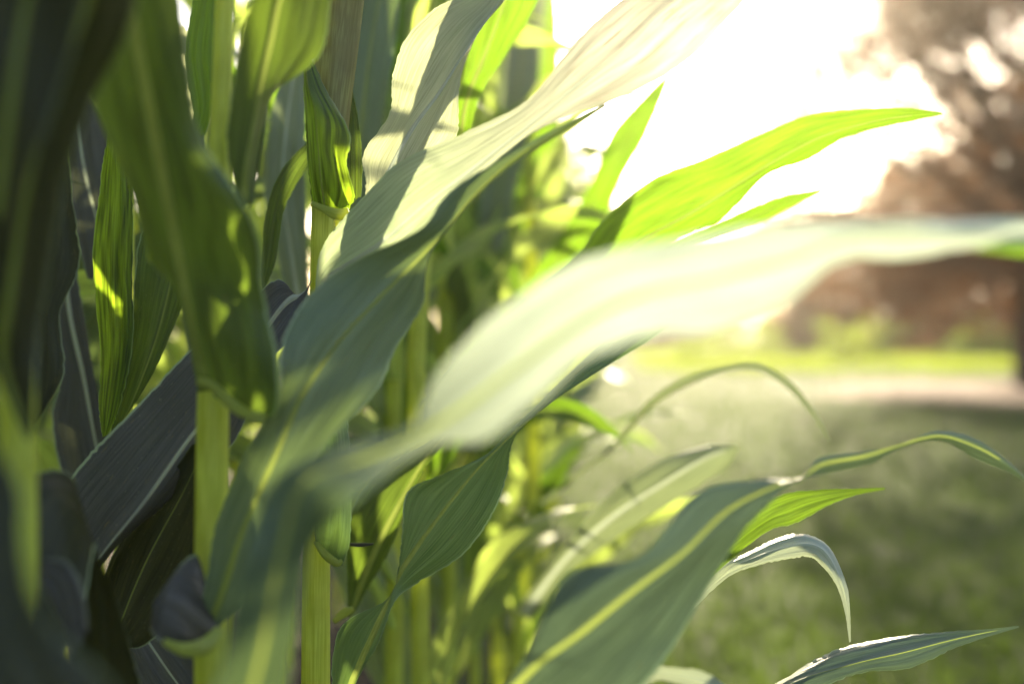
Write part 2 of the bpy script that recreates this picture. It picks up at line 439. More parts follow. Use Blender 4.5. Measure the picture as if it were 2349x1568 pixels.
def sunlit_strip():  # added lime blades that paint the far lawn as a bright sunlit strip
    b = NB('sunlit_strip_blade')
    g = b.n('ShaderNodeNewGeometry')
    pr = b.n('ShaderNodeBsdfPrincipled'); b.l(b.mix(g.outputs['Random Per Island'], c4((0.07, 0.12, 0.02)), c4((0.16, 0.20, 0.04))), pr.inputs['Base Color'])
    tr = b.n('ShaderNodeBsdfTranslucent'); tr.inputs[0].default_value = (0.30, 0.38, 0.05, 1)
    mx = b.n('ShaderNodeMixShader'); mx.inputs[0].default_value = 0.5
    b.l(pr.outputs[0], mx.inputs[1]); b.l(tr.outputs[0], mx.inputs[2]); b.l(mx.outputs[0], b.out.inputs[0])
    r = np.random.default_rng(77); N = 26000
    y = r.uniform(23, 38, N); x = 0.09 * y + 1.0 + r.uniform(0, 1, N) * y * 0.5
    keep = (np.sin(x * 1.1 + 1) + np.sin(x * 2.3 + y) * 0.7 + r.normal(size=N) * 0.6) > -0.4
    x, y = x[keep], y[keep]; N = len(x)
    h = r.uniform(0.10, 0.34, N); w = r.uniform(0.008, 0.02, N); a = r.uniform(0, 6.28, N); le = r.normal(size=(N, 2)) * 0.06
    V = np.zeros((N, 3, 3))
    V[:, 0] = np.stack([x - np.cos(a) * w, y - np.sin(a) * w, np.zeros(N)], 1); V[:, 1] = np.stack([x + np.cos(a) * w, y + np.sin(a) * w, np.zeros(N)], 1)
    V[:, 2] = np.stack([x + le[:, 0], y + le[:, 1], h], 1)
    me = bpy.data.meshes.new('sunlit_strip_grass')
    me.vertices.add(3 * N); me.vertices.foreach_set('co', V.ravel())
    me.loops.add(3 * N); me.loops.foreach_set('vertex_index', np.arange(3 * N, dtype=np.int32))
    me.polygons.add(N); me.polygons.foreach_set('loop_start', np.arange(0, 3 * N, 3, dtype=np.int32))
    me.materials.append(b.m); me.update(calc_edges=True); me.validate()
    o = bpy.data.objects.new('sunlit_strip_grass', me); C.objects.link(o)
    tag(o, 'added taller lime grass standing in for the sunlit strip beyond the shaded lawn', 'grass', kind='stuff')
sunlit_strip()

# ------------------------------------------------------------------ trees
def foliage_material(name, c1, c2, tr):
    b = NB(name)
    g = b.n('ShaderNodeNewGeometry')
    col = b.mix(g.outputs['Random Per Island'], c4(c1), c4(c2))
    pr = b.n('ShaderNodeBsdfPrincipled'); b.l(col, pr.inputs['Base Color']); pr.inputs['Roughness'].default_value = 0.45
    t = b.n('ShaderNodeBsdfTranslucent'); t.inputs[0].default_value = c4(tr)
    mx = b.n('ShaderNodeMixShader'); mx.inputs[0].default_value = 0.35
    b.l(pr.outputs[0], mx.inputs[1]); b.l(t.outputs[0], mx.inputs[2]); b.l(mx.outputs[0], b.out.inputs[0])
    return b.m
M['foliage'] = foliage_material('tree_foliage', (0.038, 0.018, 0.013), (0.085, 0.040, 0.025), (0.22, 0.10, 0.03))  # reddish brown of lens flare and grading put into the foliage colour
M['foliage_green'] = foliage_material('hedge_foliage', (0.07, 0.11, 0.02), (0.14, 0.18, 0.035), (0.45, 0.60, 0.04))
M['bark'] = ground_material('bark', [(0.04, 0.03, 0.025), (0.08, 0.06, 0.05), (0.13, 0.10, 0.08), (0.06, 0.05, 0.04)], 8, 0.02)

def quads(name, pos, size, mat, parent, r, origin):
    N = len(pos)
    n = norm(r.normal(size=(N, 3))); u = norm(np.cross(n, r.normal(size=(N, 3)))); v = np.cross(n, u)
    s = size * r.uniform(0.6, 1.4, N)[:, None]
    V = np.stack([pos - u * s * 1.3, pos - v * s * 0.55, pos + u * s * 1.3, pos + v * s * 0.55], 1).reshape(-1, 3) - np.array(origin)
    me = bpy.data.meshes.new(name)
    me.vertices.add(4 * N); me.vertices.foreach_set('co', V.ravel())
    me.loops.add(4 * N); me.loops.foreach_set('vertex_index', np.arange(4 * N, dtype=np.int32))
    me.polygons.add(N); me.polygons.foreach_set('loop_start', np.arange(0, 4 * N, 4, dtype=np.int32))
    me.materials.append(mat); me.update(calc_edges=True); me.validate()
    o = bpy.data.objects.new(name, me); C.objects.link(o); o.parent = parent
    return o

def limb(V, F, p0, p1, r0, r1, ns=8):
    p0, p1 = np.array(p0, float), np.array(p1, float)
    t = norm(p1 - p0); a = norm(np.cross(t, (0.31, 0.2, 0.9))); b = np.cross(t, a)
    base = len(V)
    for p, r in ((p0, r0), ((p0 + p1) / 2 + a * r0 * 0.4, (r0 + r1) / 2), (p1, r1)):
        for k in range(ns):
            q = 2 * math.pi * k / ns
            V.append(p + (a * math.cos(q) + b * math.sin(q)) * r)
    for i in range(2):
        for k in range(ns):
            F.append((base + i * ns + k, base + i * ns + (k + 1) % ns, base + (i + 1) * ns + (k + 1) % ns, base + (i + 1) * ns + k))

def tree(x, y, h, rad, nclump, per, leafsize, label, mat='foliage', seed=1, low=0.25, clump=0.16, group=None, name='tree'):
    r = np.random.default_rng(seed)
    t = tag(empty(name, (x, y, 0)), label, 'tree' if name == 'tree' else 'shrub', group)
    V, F = [], []
    org = np.array((x, y, 0.0))
    limb(V, F, (0, 0, -0.05), (0.1 * rad * 0.3, 0, h * 0.45), h * 0.030, h * 0.020, 10)
    limb(V, F, (0.1 * rad * 0.3, 0, h * 0.45), (0, 0, h * 0.9), h * 0.020, h * 0.006)
    cl = []
    for i in range(nclump):
        th = r.uniform(0, 6.283); zz = r.uniform(low, 1.0)
        prof = math.sin(math.pi * min(1, (zz - low) / (1 - low) * 0.86 + 0.12)) ** 0.7
        rr = rad * prof * math.sqrt(r.uniform(0.08, 1.0))
        c = np.array((rr * math.cos(th), rr * math.sin(th), zz * h)); cl.append(c)
        if i % 3 == 0:
            limb(V, F, (0, 0, max(0.15 * h, c[2] - 0.22 * h)), c, h * 0.010, h * 0.002, 5)
    mesh_obj('trunk', V, F, M['bark'], t)
    pos = np.vstack([c + r.normal(size=(per, 3)) * np.array((1, 1, 0.7)) * rad * clump for c in cl])
    pos = pos[pos[:, 2] > 0.05]
    quads('crown', pos, leafsize, M[mat], t, r, (0, 0, 0))
    return t

tree(9.5, 18.0, 13.0, 5.8, 280, 380, 0.055, 'large dark tree with foliage tinted reddish brown by painted flare right of the corn, nearest of the trees', seed=11, low=0.11, clump=0.085)
tree(15.5, 22.0, 11.0, 5.0, 120, 300, 0.07, 'dark tree at the right edge of the picture, behind the nearest tree', seed=12, low=0.06, clump=0.13)
for i, (x, y, h, rad) in enumerate([(15.5, 50, 6.0, 4.6), (21, 49, 8.6, 5.2), (28, 51, 9.6, 5.8), (35, 50, 9.0, 5.5), (9.5, 62, 5.0, 4.0), (1, 68, 5.0, 4.5)]):
    tree(x, y, h, rad, 90, 230, 0.16, ['tree at the left end of the visible brown treeline, right of the sweeping blade', 'second tree from the left in the brown treeline', 'tall rounded tree of the treeline behind the near dark tree', 'treeline tree at the right edge of the picture', 'low treeline tree just right of the corn row', 'treeline tree hidden mostly behind the corn row'][i], seed=20 + i, low=0.04, clump=0.17, group='trees of the far treeline')
for i in range(15):
    x = 5.6 + i * 1.45; y = 30 + (i % 3) * 1.6 + i * 0.25
    tree(x, y, 0.75 + 0.35 * (i % 2) + 0.2 * (i % 3), 0.75, 10, 90, 0.05, 'low yellow green shrub at the far side of the lawn', mat='foliage_green', seed=40 + i, low=0.1, clump=0.25, group='shrubs below the far treeline', name='shrub')

# ------------------------------------------------------------------ generic corn plants of the field
def generic_leaf(r, z0, az, length, width, rise, droop):
    n = 22
    s = np.linspace(0, 1, n)
    ang = rise - droop * s ** 1.5
    ds = length / (n - 1)
    hx = np.concatenate([[0], np.cumsum(np.cos(ang[:-1]) * ds)]); hz = np.concatenate([[0], np.cumsum(np.sin(ang[:-1]) * ds)])
    bend = r.uniform(-0.5, 0.5) * s ** 2
    dx, dy = np.cos(az + bend), np.sin(az + bend)
    Mi = np.stack([dx * (hx + 0.012), dy * (hx + 0.012), z0 + hz], 1)
    tang = norm(np.gradient(Mi, axis=0))
    side = norm(np.cross(tang, (0, 0, 1)))
    tw = r.uniform(-1.6, 1.6) * s ** 1.2 + 0.25 * np.sin(s * 9 + r.uniform(0, 6))
    up = np.cross(side, tang)
    sd = side * np.cos(tw)[:, None] + up * np.sin(tw)[:, None]
    nn = np.cross(sd, tang)
    w = width * np.sin(np.clip(0.16 + s * 0.9, 0, 1) * math.pi) ** 0.75 * 0.5 + 0.002
    w *= np.where(s > 0.97, 0.4, 1)
    lift = w * 0.35 * (1 - 0.6 * s)
    return Mi - sd * w[:, None] + nn * lift[:, None], Mi, Mi + sd * w[:, None] + nn * lift[:, None]

def generic_plant(seed, height=2.25):
    r = np.random.default_rng(seed)
    p = empty('corn_plant', (0, 0, 0))
    V, F, UV = [], [], []
    ns = 12; nz = 40
    lean = r.uniform(-0.03, 0.03, 2)
    nodes = np.arange(0.22, height - 0.1, 0.19)
    for i in range(nz):
        z = height * i / (nz - 1)
        rad = 0.0145 * (1 - 0.55 * z / height)
        if np.min(np.abs(nodes - z)) < 0.03: rad *= 1.14
        for k in range(ns):
            a = 2 * math.pi * k / ns
            V.append((lean[0] * z + rad * math.cos(a), lean[1] * z + rad * math.sin(a), z)); UV.append((k / ns, z * 4))
    for i in range(nz - 1):
        for k in range(ns):
            F.append((i * ns + k, i * ns + (k + 1) % ns, (i + 1) * ns + (k + 1) % ns, (i + 1) * ns + k))
    F.append(tuple((nz - 1) * ns + k for k in range(ns)))
    mesh_obj('stalk', V, F, M['stalk'], p, UV)
    az0 = r.uniform(0, 6.28)
    for j, z in enumerate(nodes[1:]):
        az = az0 + j * math.pi + r.uniform(-0.5, 0.5)
        f = z / height
        A, Mi, B = generic_leaf(r, z, az, r.uniform(0.55, 0.82) * (0.75 + 0.6 * math.sin(math.pi * f)), r.uniform(0.07, 0.095), r.uniform(1.0, 1.3), r.uniform(1.0, 2.3))
        off = np.array((lean[0] * z, lean[1] * z, 0))
        V2, F2, UV2, info = leaf_surface(A + off, Mi + off, B + off, 0.006, seed * 50 + j, nc=8, w0=0.006)
        o = mesh_obj('leaf', V2, F2, M['leaf_row' if j % 3 else 'leaf_grey'], p, UV2)
        V3, F3, UV3 = rib_surface(info)
        mesh_obj('midrib', V3, F3, M['midrib'], o, UV3)
    return p

def copy_tree(o, parent=None):
    c = o.copy(); C.objects.link(c); c.parent = parent
    for ch in o.children: copy_tree(ch, c)
    return c

protos = [generic_plant(s) for s in (1, 2, 3, 4, 5, 6)]
used = [False] * len(protos)
r0 = random.Random(5)
spots = []
def row_x(row, y): return -0.30 + 0.09 * y - 0.72 * row
y = 2.35
while y < 22:
    spots.append((row_x(0, y) + r0.uniform(-0.03, 0.03), y, 0)); y += r0.uniform(0.19, 0.27) * (1 if y < 8 else 1.6)
for row in (1, 2, 3):
    y = (-1.4, -0.6, 1.0)[row - 1]
    while y < (8, 5, 4)[row - 1]:
        spots.append((row_x(row, y) + r0.uniform(-0.04, 0.04), y, row)); y += r0.uniform(0.2, 0.3)
for i, (x, y, row) in enumerate(spots):
    k = i % len(protos)
    if not used[k]: o = protos[k]; used[k] = True
    else: o = copy_tree(protos[k])
    o.location = (x, y, 0); o.rotation_euler = (0, 0, r0.uniform(0, 6.28))
    s = r0.uniform(0.92, 1.08) * (0.84 if row == 0 and y < 4.2 else 1)
    o.scale = (s, s, s)
    if row == 0: tag(o, 'blurred corn plant of the sunlit edge row, further back along the lawn', 'corn plant', 'corn plants further along the edge row')
    else: tag(o, 'shaded corn plant standing deeper in the field behind the edge row', 'corn plant', 'corn plants deeper in the field')

# ------------------------------------------------------------------ the near plants
# plant with the thick blurred stalk left of centre
pa = plant_at(487, 0.85, 'near corn plant with thick yellow green stalk and a wide folded blade over it, left')
tube('stalk', pa, [(470, 3300, 0.85, 84), (484, 2300, 0.85, 80), (484, 1430, 0.85, 76), (486, 1150, 0.85, 74), (490, 900, 0.85, 72), (498, 600, 0.86, 62), (505, 330, 0.87, 50), (512, 100, 0.88, 44), (522, -200, 0.88, 40), (530, -700, 0.9, 28)], 'stalk')
leaf(pa, [(455, 900, 478, 905, 560, 948, 0.835, 0.0, 0.0),
          (448, 850, 466, 880, 628, 955, 0.82, 0.01, -0.03),
          (425, 690, 435, 740, 640, 870, 0.80, 0.03, -0.03),
          (338, 590, 405, 580, 612, 690, 0.78, 0.04, 0.00),
          (300, 450, 375, 430, 580, 500, 0.74, 0.04, 0.01),
          (215, 235, 340, 240, 460, 320, 0.70, 0.04, 0.03),
          (185, 40, 305, 60, 425, 110, 0.66, 0.04, 0.03),
          (170, -200, 280, -160, 400, -140, 0.62, 0.03, 0.03),
          (200, -420, 270, -420, 330, -420, 0.60, 0.0, 0.0)],
     label='wide dark green blade folded down to a rounded bright lobe', w0=0.020, ruffle=0.002)
collar(pa, [(452, 872, 0.815, 9), (490, 885, 0.81, 12), (530, 925, 0.80, 14), (570, 950, 0.79, 12), (610, 955, 0.79, 8)])
# blade rising from the stalk at the top
leaf(pa, [(560, 480, 568, 462, 576, 470, 0.84, 0.0, 0.0),
          (520, 370, 566, 400, 606, 300, 0.83, -0.01, 0.03),
          (530, 240, 590, 250, 640, 205, 0.82, -0.02, 0.04),
          (560, 60, 625, 90, 735, 115, 0.80, -0.02, 0.05),
          (600, -60, 655, -30, 765, -20, 0.78, -0.02, 0.05),
          (690, -260, 740, -230, 800, -220, 0.76, 0, 0.03), (800, -400, 805, -395, 810, -390, 0.76, 0, 0)],
     w0=0.009, label='pale ribbed blade rising past the top edge')
leaf(pa, [(572, 480, 574, 478, 576, 476, 0.88, 0, 0), (580, 380, 588, 370, 600, 360, 0.89, 0, 0), (596, 250, 604, 245, 612, 240, 0.90, 0, 0), (608, 180, 610, 178, 612, 176, 0.9, 0, 0)], rib=None, label='narrow dark blade edge')
# long blade sweeping from the lower collar up to the right
leaf(pa, [(440, 1470, 470, 1460, 500, 1440, 0.84, 0, 0),
          (470, 1350, 510, 1360, 570, 1360, 0.83, 0, 0),
          (500, 1200, 560, 1210, 650, 1180, 0.82, 0.02, -0.01),
          (560, 1040, 625, 1060, 730, 1040, 0.82, 0.02, 0.02),
          (636, 915, 700, 900, 868, 892, 0.83, -0.01, 0.04),
          (640, 805, 790, 770, 905, 792, 0.85, -0.03, 0.04),
          (700, 690, 880, 672, 968, 700, 0.87, -0.03, 0.03),
          (800, 612, 960, 590, 986, 592, 0.88, -0.03, 0.01),
          (960, 528, 1020, 530, 1052, 500, 0.88, -0.02, 0.02),
          (1030, 440, 1085, 450, 1110, 432, 0.88, -0.01, 0.02),
          (1180, 345, 1200, 350, 1215, 352, 0.88, 0, 0.02),
          (1385, 238, 1390, 240, 1396, 242, 0.88, 0, 0)],
     mat='leaf_grey', label='long twisted green blade crossing the middle from lower left', w0=0.007, ruffle=0.003)
leaf(pa, [(345, 1440, 350, 1400, 352, 1380, 0.80, 0, 0), (365, 1470, 385, 1370, 400, 1310, 0.80, 0.0, 0.02), (410, 1485, 435, 1400, 455, 1270, 0.81, 0.0, 0.03), (450, 1482, 480, 1440, 500, 1290, 0.83, 0.0, 0.03), (500, 1470, 505, 1440, 510, 1400, 0.84, 0, 0)], mat='leaf_shade_tint', rib=None, label='rounded grey green lobe at the stalk')
collar(pa, [(375, 1470, 0.79, 8), (420, 1488, 0.79, 16), (470, 1480, 0.80, 20), (505, 1440, 0.81, 10)])
leaf(pa, [(260, 1500, 262, 1490, 264, 1480, 0.98, 0, 0), (225, 1420, 280, 1420, 330, 1480, 0.98, 0.02, 0), (250, 1290, 340, 1280, 420, 1390, 0.98, 0.02, 0.0), (340, 1150, 420, 1130, 470, 1250, 0.97, 0.02, 0), (440, 1020, 470, 1020, 500, 1060, 0.95, 0, 0)], mat='leaf_shade_dark', rib='midrib', w0=0.002, label='dark shaded blade under the grey one')

# plant whose stalk is in focus
pb = plant_at(727, 1.05, 'corn plant in focus at the centre left, its pale stalk with two collars')
tube('stalk', pb, [(716, 3000, 1.05, 72), (722, 2200, 1.05, 69), (724, 1568, 1.05, 66), (726, 1260, 1.05, 62), (731, 1000, 1.05, 56), (736, 700, 1.05, 52), (742, 480, 1.05, 54), (752, 300, 1.05, 60)], 'stalk')
tube('sheath', pb, [(744, 500, 1.055, 50), (750, 380, 1.06, 78), (764, 200, 1.065, 92), (779, 60, 1.07, 98), (792, -80, 1.07, 96), (815, -400, 1.08, 60)], 'sheath', squash=0.55)
leaf(pb, [(716, 468, 745, 478, 790, 492, 1.025, 0.01, 0.02),
          (708, 400, 735, 410, 813, 452, 1.005, 0.02, 0.01),
          (703, 330, 728, 330, 796, 375, 1.0, 0.03, 0.0),
          (699, 250, 722, 250, 804, 308, 1.0, 0.03, 0.0),
          (696, 180, 706, 190, 748, 205, 1.01, 0.02, 0.01),
          (698, 100, 699, 101, 701, 103, 1.02, 0.0, 0.0)],
     mat='leaf_stripe', label='short upright striped blade, bright green against dark purple', w0=0.003, ruffle=0.0012)
leaf(pb, [(800, 470, 812, 460, 828, 450, 1.06, 0, 0), (796, 380, 812, 385, 829, 360, 1.07, 0, 0), (800, 290, 812, 290, 824, 285, 1.075, 0, 0), (798, 200, 803, 198, 806, 192, 1.08, 0, 0)], mat='leaf', rib=None, ruffle=0.001, label='ribbed edge of a blade behind the striped one')
collar(pb, [(714, 466, 1.02, 6), (745, 480, 1.015, 9), (775, 492, 1.01, 14), (800, 484, 1.01, 8)])
collar(pb, [(770, 500, 1.01, 5), (776, 512, 1.01, 8), (770, 520, 1.01, 3)])
leaf(pb, [(722, 1244, 746, 1268, 784, 1298, 1.02, 0.0, -0.02), (719, 1185, 756, 1215, 800, 1246, 1.005, 0.0, -0.01), (714, 1100, 760, 1115, 806, 1155, 1.0, 0.0, 0.01), (700, 980, 750, 985, 800, 1000, 1.0, 0.0, 0.02), (690, 880, 735, 870, 780, 860, 1.01, 0, 0.02)], rib=None, mat='leaf_deep', ruffle=0.0006, label='dark green pointed lobe at the lower collar')
collar(pb, [(722, 1240, 1.02, 5), (745, 1270, 1.005, 10), (772, 1290, 1.0, 9), (785, 1285, 1.0, 5)])
leaf(pb, [(802, 1252, 803, 1248, 804, 1244, 1.02, 0, 0), (830, 1254, 830, 1249, 830, 1244, 1.02, 0, 0), (856, 1249, 857, 1247, 858, 1245, 1.02, 0, 0)], rib=None, mat='leaf_shade_tint', ruffle=0.0)
# upper blade in focus at the top centre
leaf(pb, [(835, 520, 850, 560, 900, 600, 1.05, 0, 0),
          (838, 420, 880, 430, 960, 470, 1.05, -0.01, 0.01),
          (836, 350, 905, 370, 1030, 335, 1.06, -0.02, 0.02),
          (893, 262, 950, 290, 1050, 300, 1.07, -0.02, 0.02),
          (900, 180, 1005, 215, 1053, 205, 1.08, -0.02, 0.02),
          (930, 90, 1060, 130, 1075, 110, 1.09, -0.01, 0.03),
          (1000, 18, 1105, 65, 1110, 20, 1.10, 0.0, 0.03),
          (1080, -20, 1135, 20, 1160, -5, 1.11, 0.0, 0.02),
          (1180, -90, 1190, -80, 1200, -75, 1.12, 0, 0)],
     mat='leaf_pale', rib='midrib_white', label='pale ribbed blade in focus at the top centre', w0=0.006, ruffle=0.0018)
# the broad pale blade that runs to the top right
leaf(pb, [(722, 672, 725, 668, 728, 662, 1.02, 0, 0),
          (738, 570, 760, 630, 790, 640, 0.98, 0.02, -0.02),
          (805, 478, 870, 560, 930, 580, 0.95, 0.04, -0.02),
          (905, 380, 985, 460, 1035, 500, 0.93, 0.05, -0.02),
          (1060, 310, 1090, 380, 1100, 405, 0.92, 0.04, -0.01),
          (1200, 238, 1220, 280, 1235, 300, 0.92, 0.03, -0.01),
          (1290, 130, 1330, 190, 1390, 238, 0.92, 0.04, -0.03),
          (1370, 42, 1430, 112, 1535, 165, 0.92, 0.05, -0.03),
          (1480, -30, 1530, 20, 1625, 90, 0.92, 0.05, -0.03),
          (1620, -90, 1650, -60, 1712, 0, 0.92, 0.04, -0.02),
          (1850, -190, 1852, -188, 1855, -186, 0.92, 0, 0)],
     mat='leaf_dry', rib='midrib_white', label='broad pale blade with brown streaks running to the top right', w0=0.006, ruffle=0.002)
# twisted in-focus blade, lower centre
leaf(pb, [(700, 1760, 715, 1770, 730, 1780, 1.04, 0, 0),
          (770, 1640, 780, 1645, 790, 1650, 1.03, 0, 0),
          (760, 1540, 805, 1560, 815, 1568, 1.02, 0.02, 0.0),
          (785, 1432, 850, 1460, 870, 1470, 1.01, 0.03, 0.0),
          (890, 1372, 895, 1365, 905, 1380, 1.01, 0.005, 0.0),
          (912, 1310, 922, 1310, 950, 1342, 1.01, 0.0, 0.02),
          (922, 1230, 970, 1235, 1060, 1275, 1.01, -0.01, 0.03),
          (935, 1130, 1030, 1155, 1125, 1190, 1.01, -0.02, 0.03),
          (1010, 1086, 1092, 1080, 1160, 1100, 1.01, -0.02, 0.03),
          (1110, 1045, 1140, 1030, 1172, 1030, 1.01, 0.0, 0.01),
          (1165, 990, 1185, 985, 1190, 990, 1.01, 0.0, 0.0),
          (1225, 935, 1245, 935, 1262, 925, 1.01, 0.02, 0.0),
          (1305, 855, 1330, 850, 1400, 835, 1.02, 0.03, 0.0),
          (1400, 770, 1430, 775, 1520, 760, 1.03, 0.03, 0.0),
          (1520, 690, 1540, 690, 1580, 700, 1.04, 0.01, 0), (1640, 630, 1641, 630, 1642, 630, 1.05, 0, 0)],
     mat='leaf_deep', rib='midrib', label='twisted deep green blade in focus with a pale midrib', w0=0.007, ruffle=0.0008, n=16)
# grey blade with the white midrib, lower left
leaf(pb, [(690, 700, 700, 670, 715, 640, 1.04, 0, 0),
          (640, 640, 650, 700, 672, 760, 1.02, 0.0, 0.0),
          (560, 700, 580, 800, 600, 860, 1.0, 0.02, 0.0),
          (440, 800, 500, 920, 540, 1010, 0.98, 0.02, 0.0),
          (340, 905, 426, 1015, 450, 1090, 0.97, 0.02, 0.01),
          (225, 1020, 330, 1150, 370, 1165, 0.96, 0.02, 0.02),
          (150, 1115, 250, 1250, 280, 1235, 0.96, 0.02, 0.03),
          (110, 1230, 190, 1330, 205, 1330, 0.97, 0.0, 0.03),
          (100, 1400, 120, 1410, 140, 1420, 1.0, 0, 0)],
     mat='leaf_shade_tint', rib='midrib_white', label='grey blue blade with a white midrib', w0=0.0065, ruffle=0.001)

# lower blades at the right, reaching out over the lawn
leaf(pb, [(735, 2060, 735, 2050, 740, 2040, 1.04, 0, 0),
          (860, 1900, 880, 1930, 900, 1980, 0.93, 0.02, 0),
          (1010, 1740, 1060, 1760, 1140, 1840, 0.82, 0.03, -0.01),
          (1180, 1540, 1200, 1560, 1440, 1600, 0.76, -0.01, 0.03),
          (1250, 1400, 1340, 1450, 1560, 1455, 0.75, -0.02, 0.045),
          (1312, 1310, 1450, 1360, 1640, 1320, 0.75, -0.02, 0.05),
          (1470, 1275, 1570, 1265, 1705, 1220, 0.76, -0.012, 0.035),
          (1600, 1130, 1670, 1170, 1765, 1155, 0.78, -0.004, 0.02),
          (1740, 1100, 1775, 1115, 1800, 1120, 0.80, 0.0, 0.008),
          (1835, 1096, 1840, 1095, 1845, 1098, 0.82, 0.0, 0.004),
          (1880, 1050, 1890, 1065, 1905, 1085, 0.84, 0.0, 0.02),
          (1985, 1034, 1990, 1046, 2000, 1062, 0.86, 0.0, 0.02),
          (2065, 1018, 2068, 1020, 2075, 1024, 0.88, 0.0, 0.01),
          (2145, 988, 2155, 1000, 2160, 1010, 0.90, 0.0, 0.02),
          (2230, 1002, 2240, 1025, 2245, 1055, 0.92, 0.0, 0.02),
          (2310, 1055, 2315, 1068, 2318, 1085, 0.93, 0, 0.01),
          (2370, 1110, 2372, 1115, 2374, 1120, 0.95, 0, 0)],
     mat='leaf_cool', rib='midrib', label='large grey green blade twisting over at its tip, lower right', w0=0.008, ruffle=0.0012, n=10)

# leftmost plant, very close
pc = plant_at(38, 0.66, 'leftmost corn plant, dark and close to the camera, with a soft yellow green stalk', )
tube('stalk', pc, [(30, 4200, 0.66, 90), (40, 2500, 0.66, 84), (58, 1500, 0.66, 50), (62, 1380, 0.66, 46), (54, 1200, 0.66, 62), (42, 1000, 0.66, 78), (40, 800, 0.66, 78), (35, 500, 0.67, 70), (20, 0, 0.68, 60), (0, -800, 0.7, 40)], 'stalk')
leaf(pc, [(60, 1010, 66, 1006, 72, 1000, 0.635, 0.0, 0.0), (-30, 800, 10, 830, 82, 880, 0.62, 0.0, 0.01),
          (-60, 700, 20, 700, 98, 700, 0.60, 0.0, 0.03),
          (-70, 480, 60, 450, 150, 450, 0.58, 0.0, 0.03),
          (-20, 250, 110, 240, 210, 230, 0.56, 0.0, 0.03),
          (60, 60, 180, 70, 275, 110, 0.54, 0.0, 0.03),
          (140, -120, 240, -90, 325, -60, 0.52, 0, 0.03), (300, -300, 320, -290, 340, -280, 0.52, 0, 0)],
     mat='leaf_shade_dark', rib='midrib', label='very blurred dark blade crossing the top left corner', w0=0.008)
leaf(pc, [(-60, 420, -10, 500, 30, 560, 0.55, 0, 0), (-80, 160, 20, 250, 90, 330, 0.53, 0, 0), (-60, -80, 60, 0, 170, 90, 0.52, 0, 0), (60, -300, 120, -220, 230, -160, 0.5, 0, 0)], mat='leaf_shade_dark', rib='midrib', w0=0.007, label='dark blade filling the top left corner')
leaf(pc, [(60, 1000, 70, 985, 90, 960, 0.95, 0, 0), (60, 900, 80, 880, 146, 855, 0.95, 0, 0), (60, 740, 85, 740, 138, 720, 0.95, 0, 0), (90, 600, 105, 600, 182, 600, 0.95, 0, 0), (110, 430, 125, 430, 166, 430, 0.95, 0, 0), (120, 300, 130, 300, 150, 280, 0.95, 0, 0)], mat='leaf_shade_dark', rib=None, ruffle=0.001, label='dark wavy edged blade right of the leftmost stalk')
leaf(pc, [(-60, 1800, 0, 1780, 60, 1760, 0.74, 0, 0), (-60, 1450, 20, 1500, 110, 1590, 0.74, 0, 0), (-30, 1180, 70, 1240, 190, 1400, 0.75, 0, 0.02), (70, 1090, 130, 1140, 215, 1250, 0.77, 0, 0.03), (170, 1110, 195, 1190, 225, 1290, 0.80, 0, 0), (180, 1330, 235, 1400, 290, 1440, 0.82, 0, 0), (150, 1600, 240, 1640, 340, 1640, 0.84, 0, 0)], mat='leaf_shade_dark', rib=None, label='dark drooping blade in the lower left corner')
leaf(pc, [(90, 1330, 95, 1300, 100, 1280, 0.72, 0, 0), (110, 1380, 140, 1330, 150, 1290, 0.72, 0, 0), (140, 1440, 165, 1400, 185, 1350, 0.72, 0, 0), (170, 1500, 185, 1480, 200, 1440, 0.72, 0, 0)], mat='leaf_shade_tint', rib=None)
leaf(pc, [(-120, 960, -110, 960, -90, 960, 0.50, 0, 0), (-120, 1060, -60, 1060, 0, 1040, 0.49, 0, 0), (-120, 1160, -40, 1150, 44, 1130, 0.48, 0, 0), (-130, 1290, -30, 1280, 50, 1260, 0.47, 0, 0), (-100, 1430, 0, 1420, 84, 1390, 0.46, 0, 0), (-60, 1570, 60, 1550, 150, 1480, 0.45, 0, 0), (0, 1720, 120, 1700, 260, 1600, 0.45, 0, 0), (150, 1900, 220, 1880, 300, 1840, 0.46, 0, 0)], mat='leaf_shade_dark', rib=None, label='dark blade in the lower left corner cutting across the soft stalk')
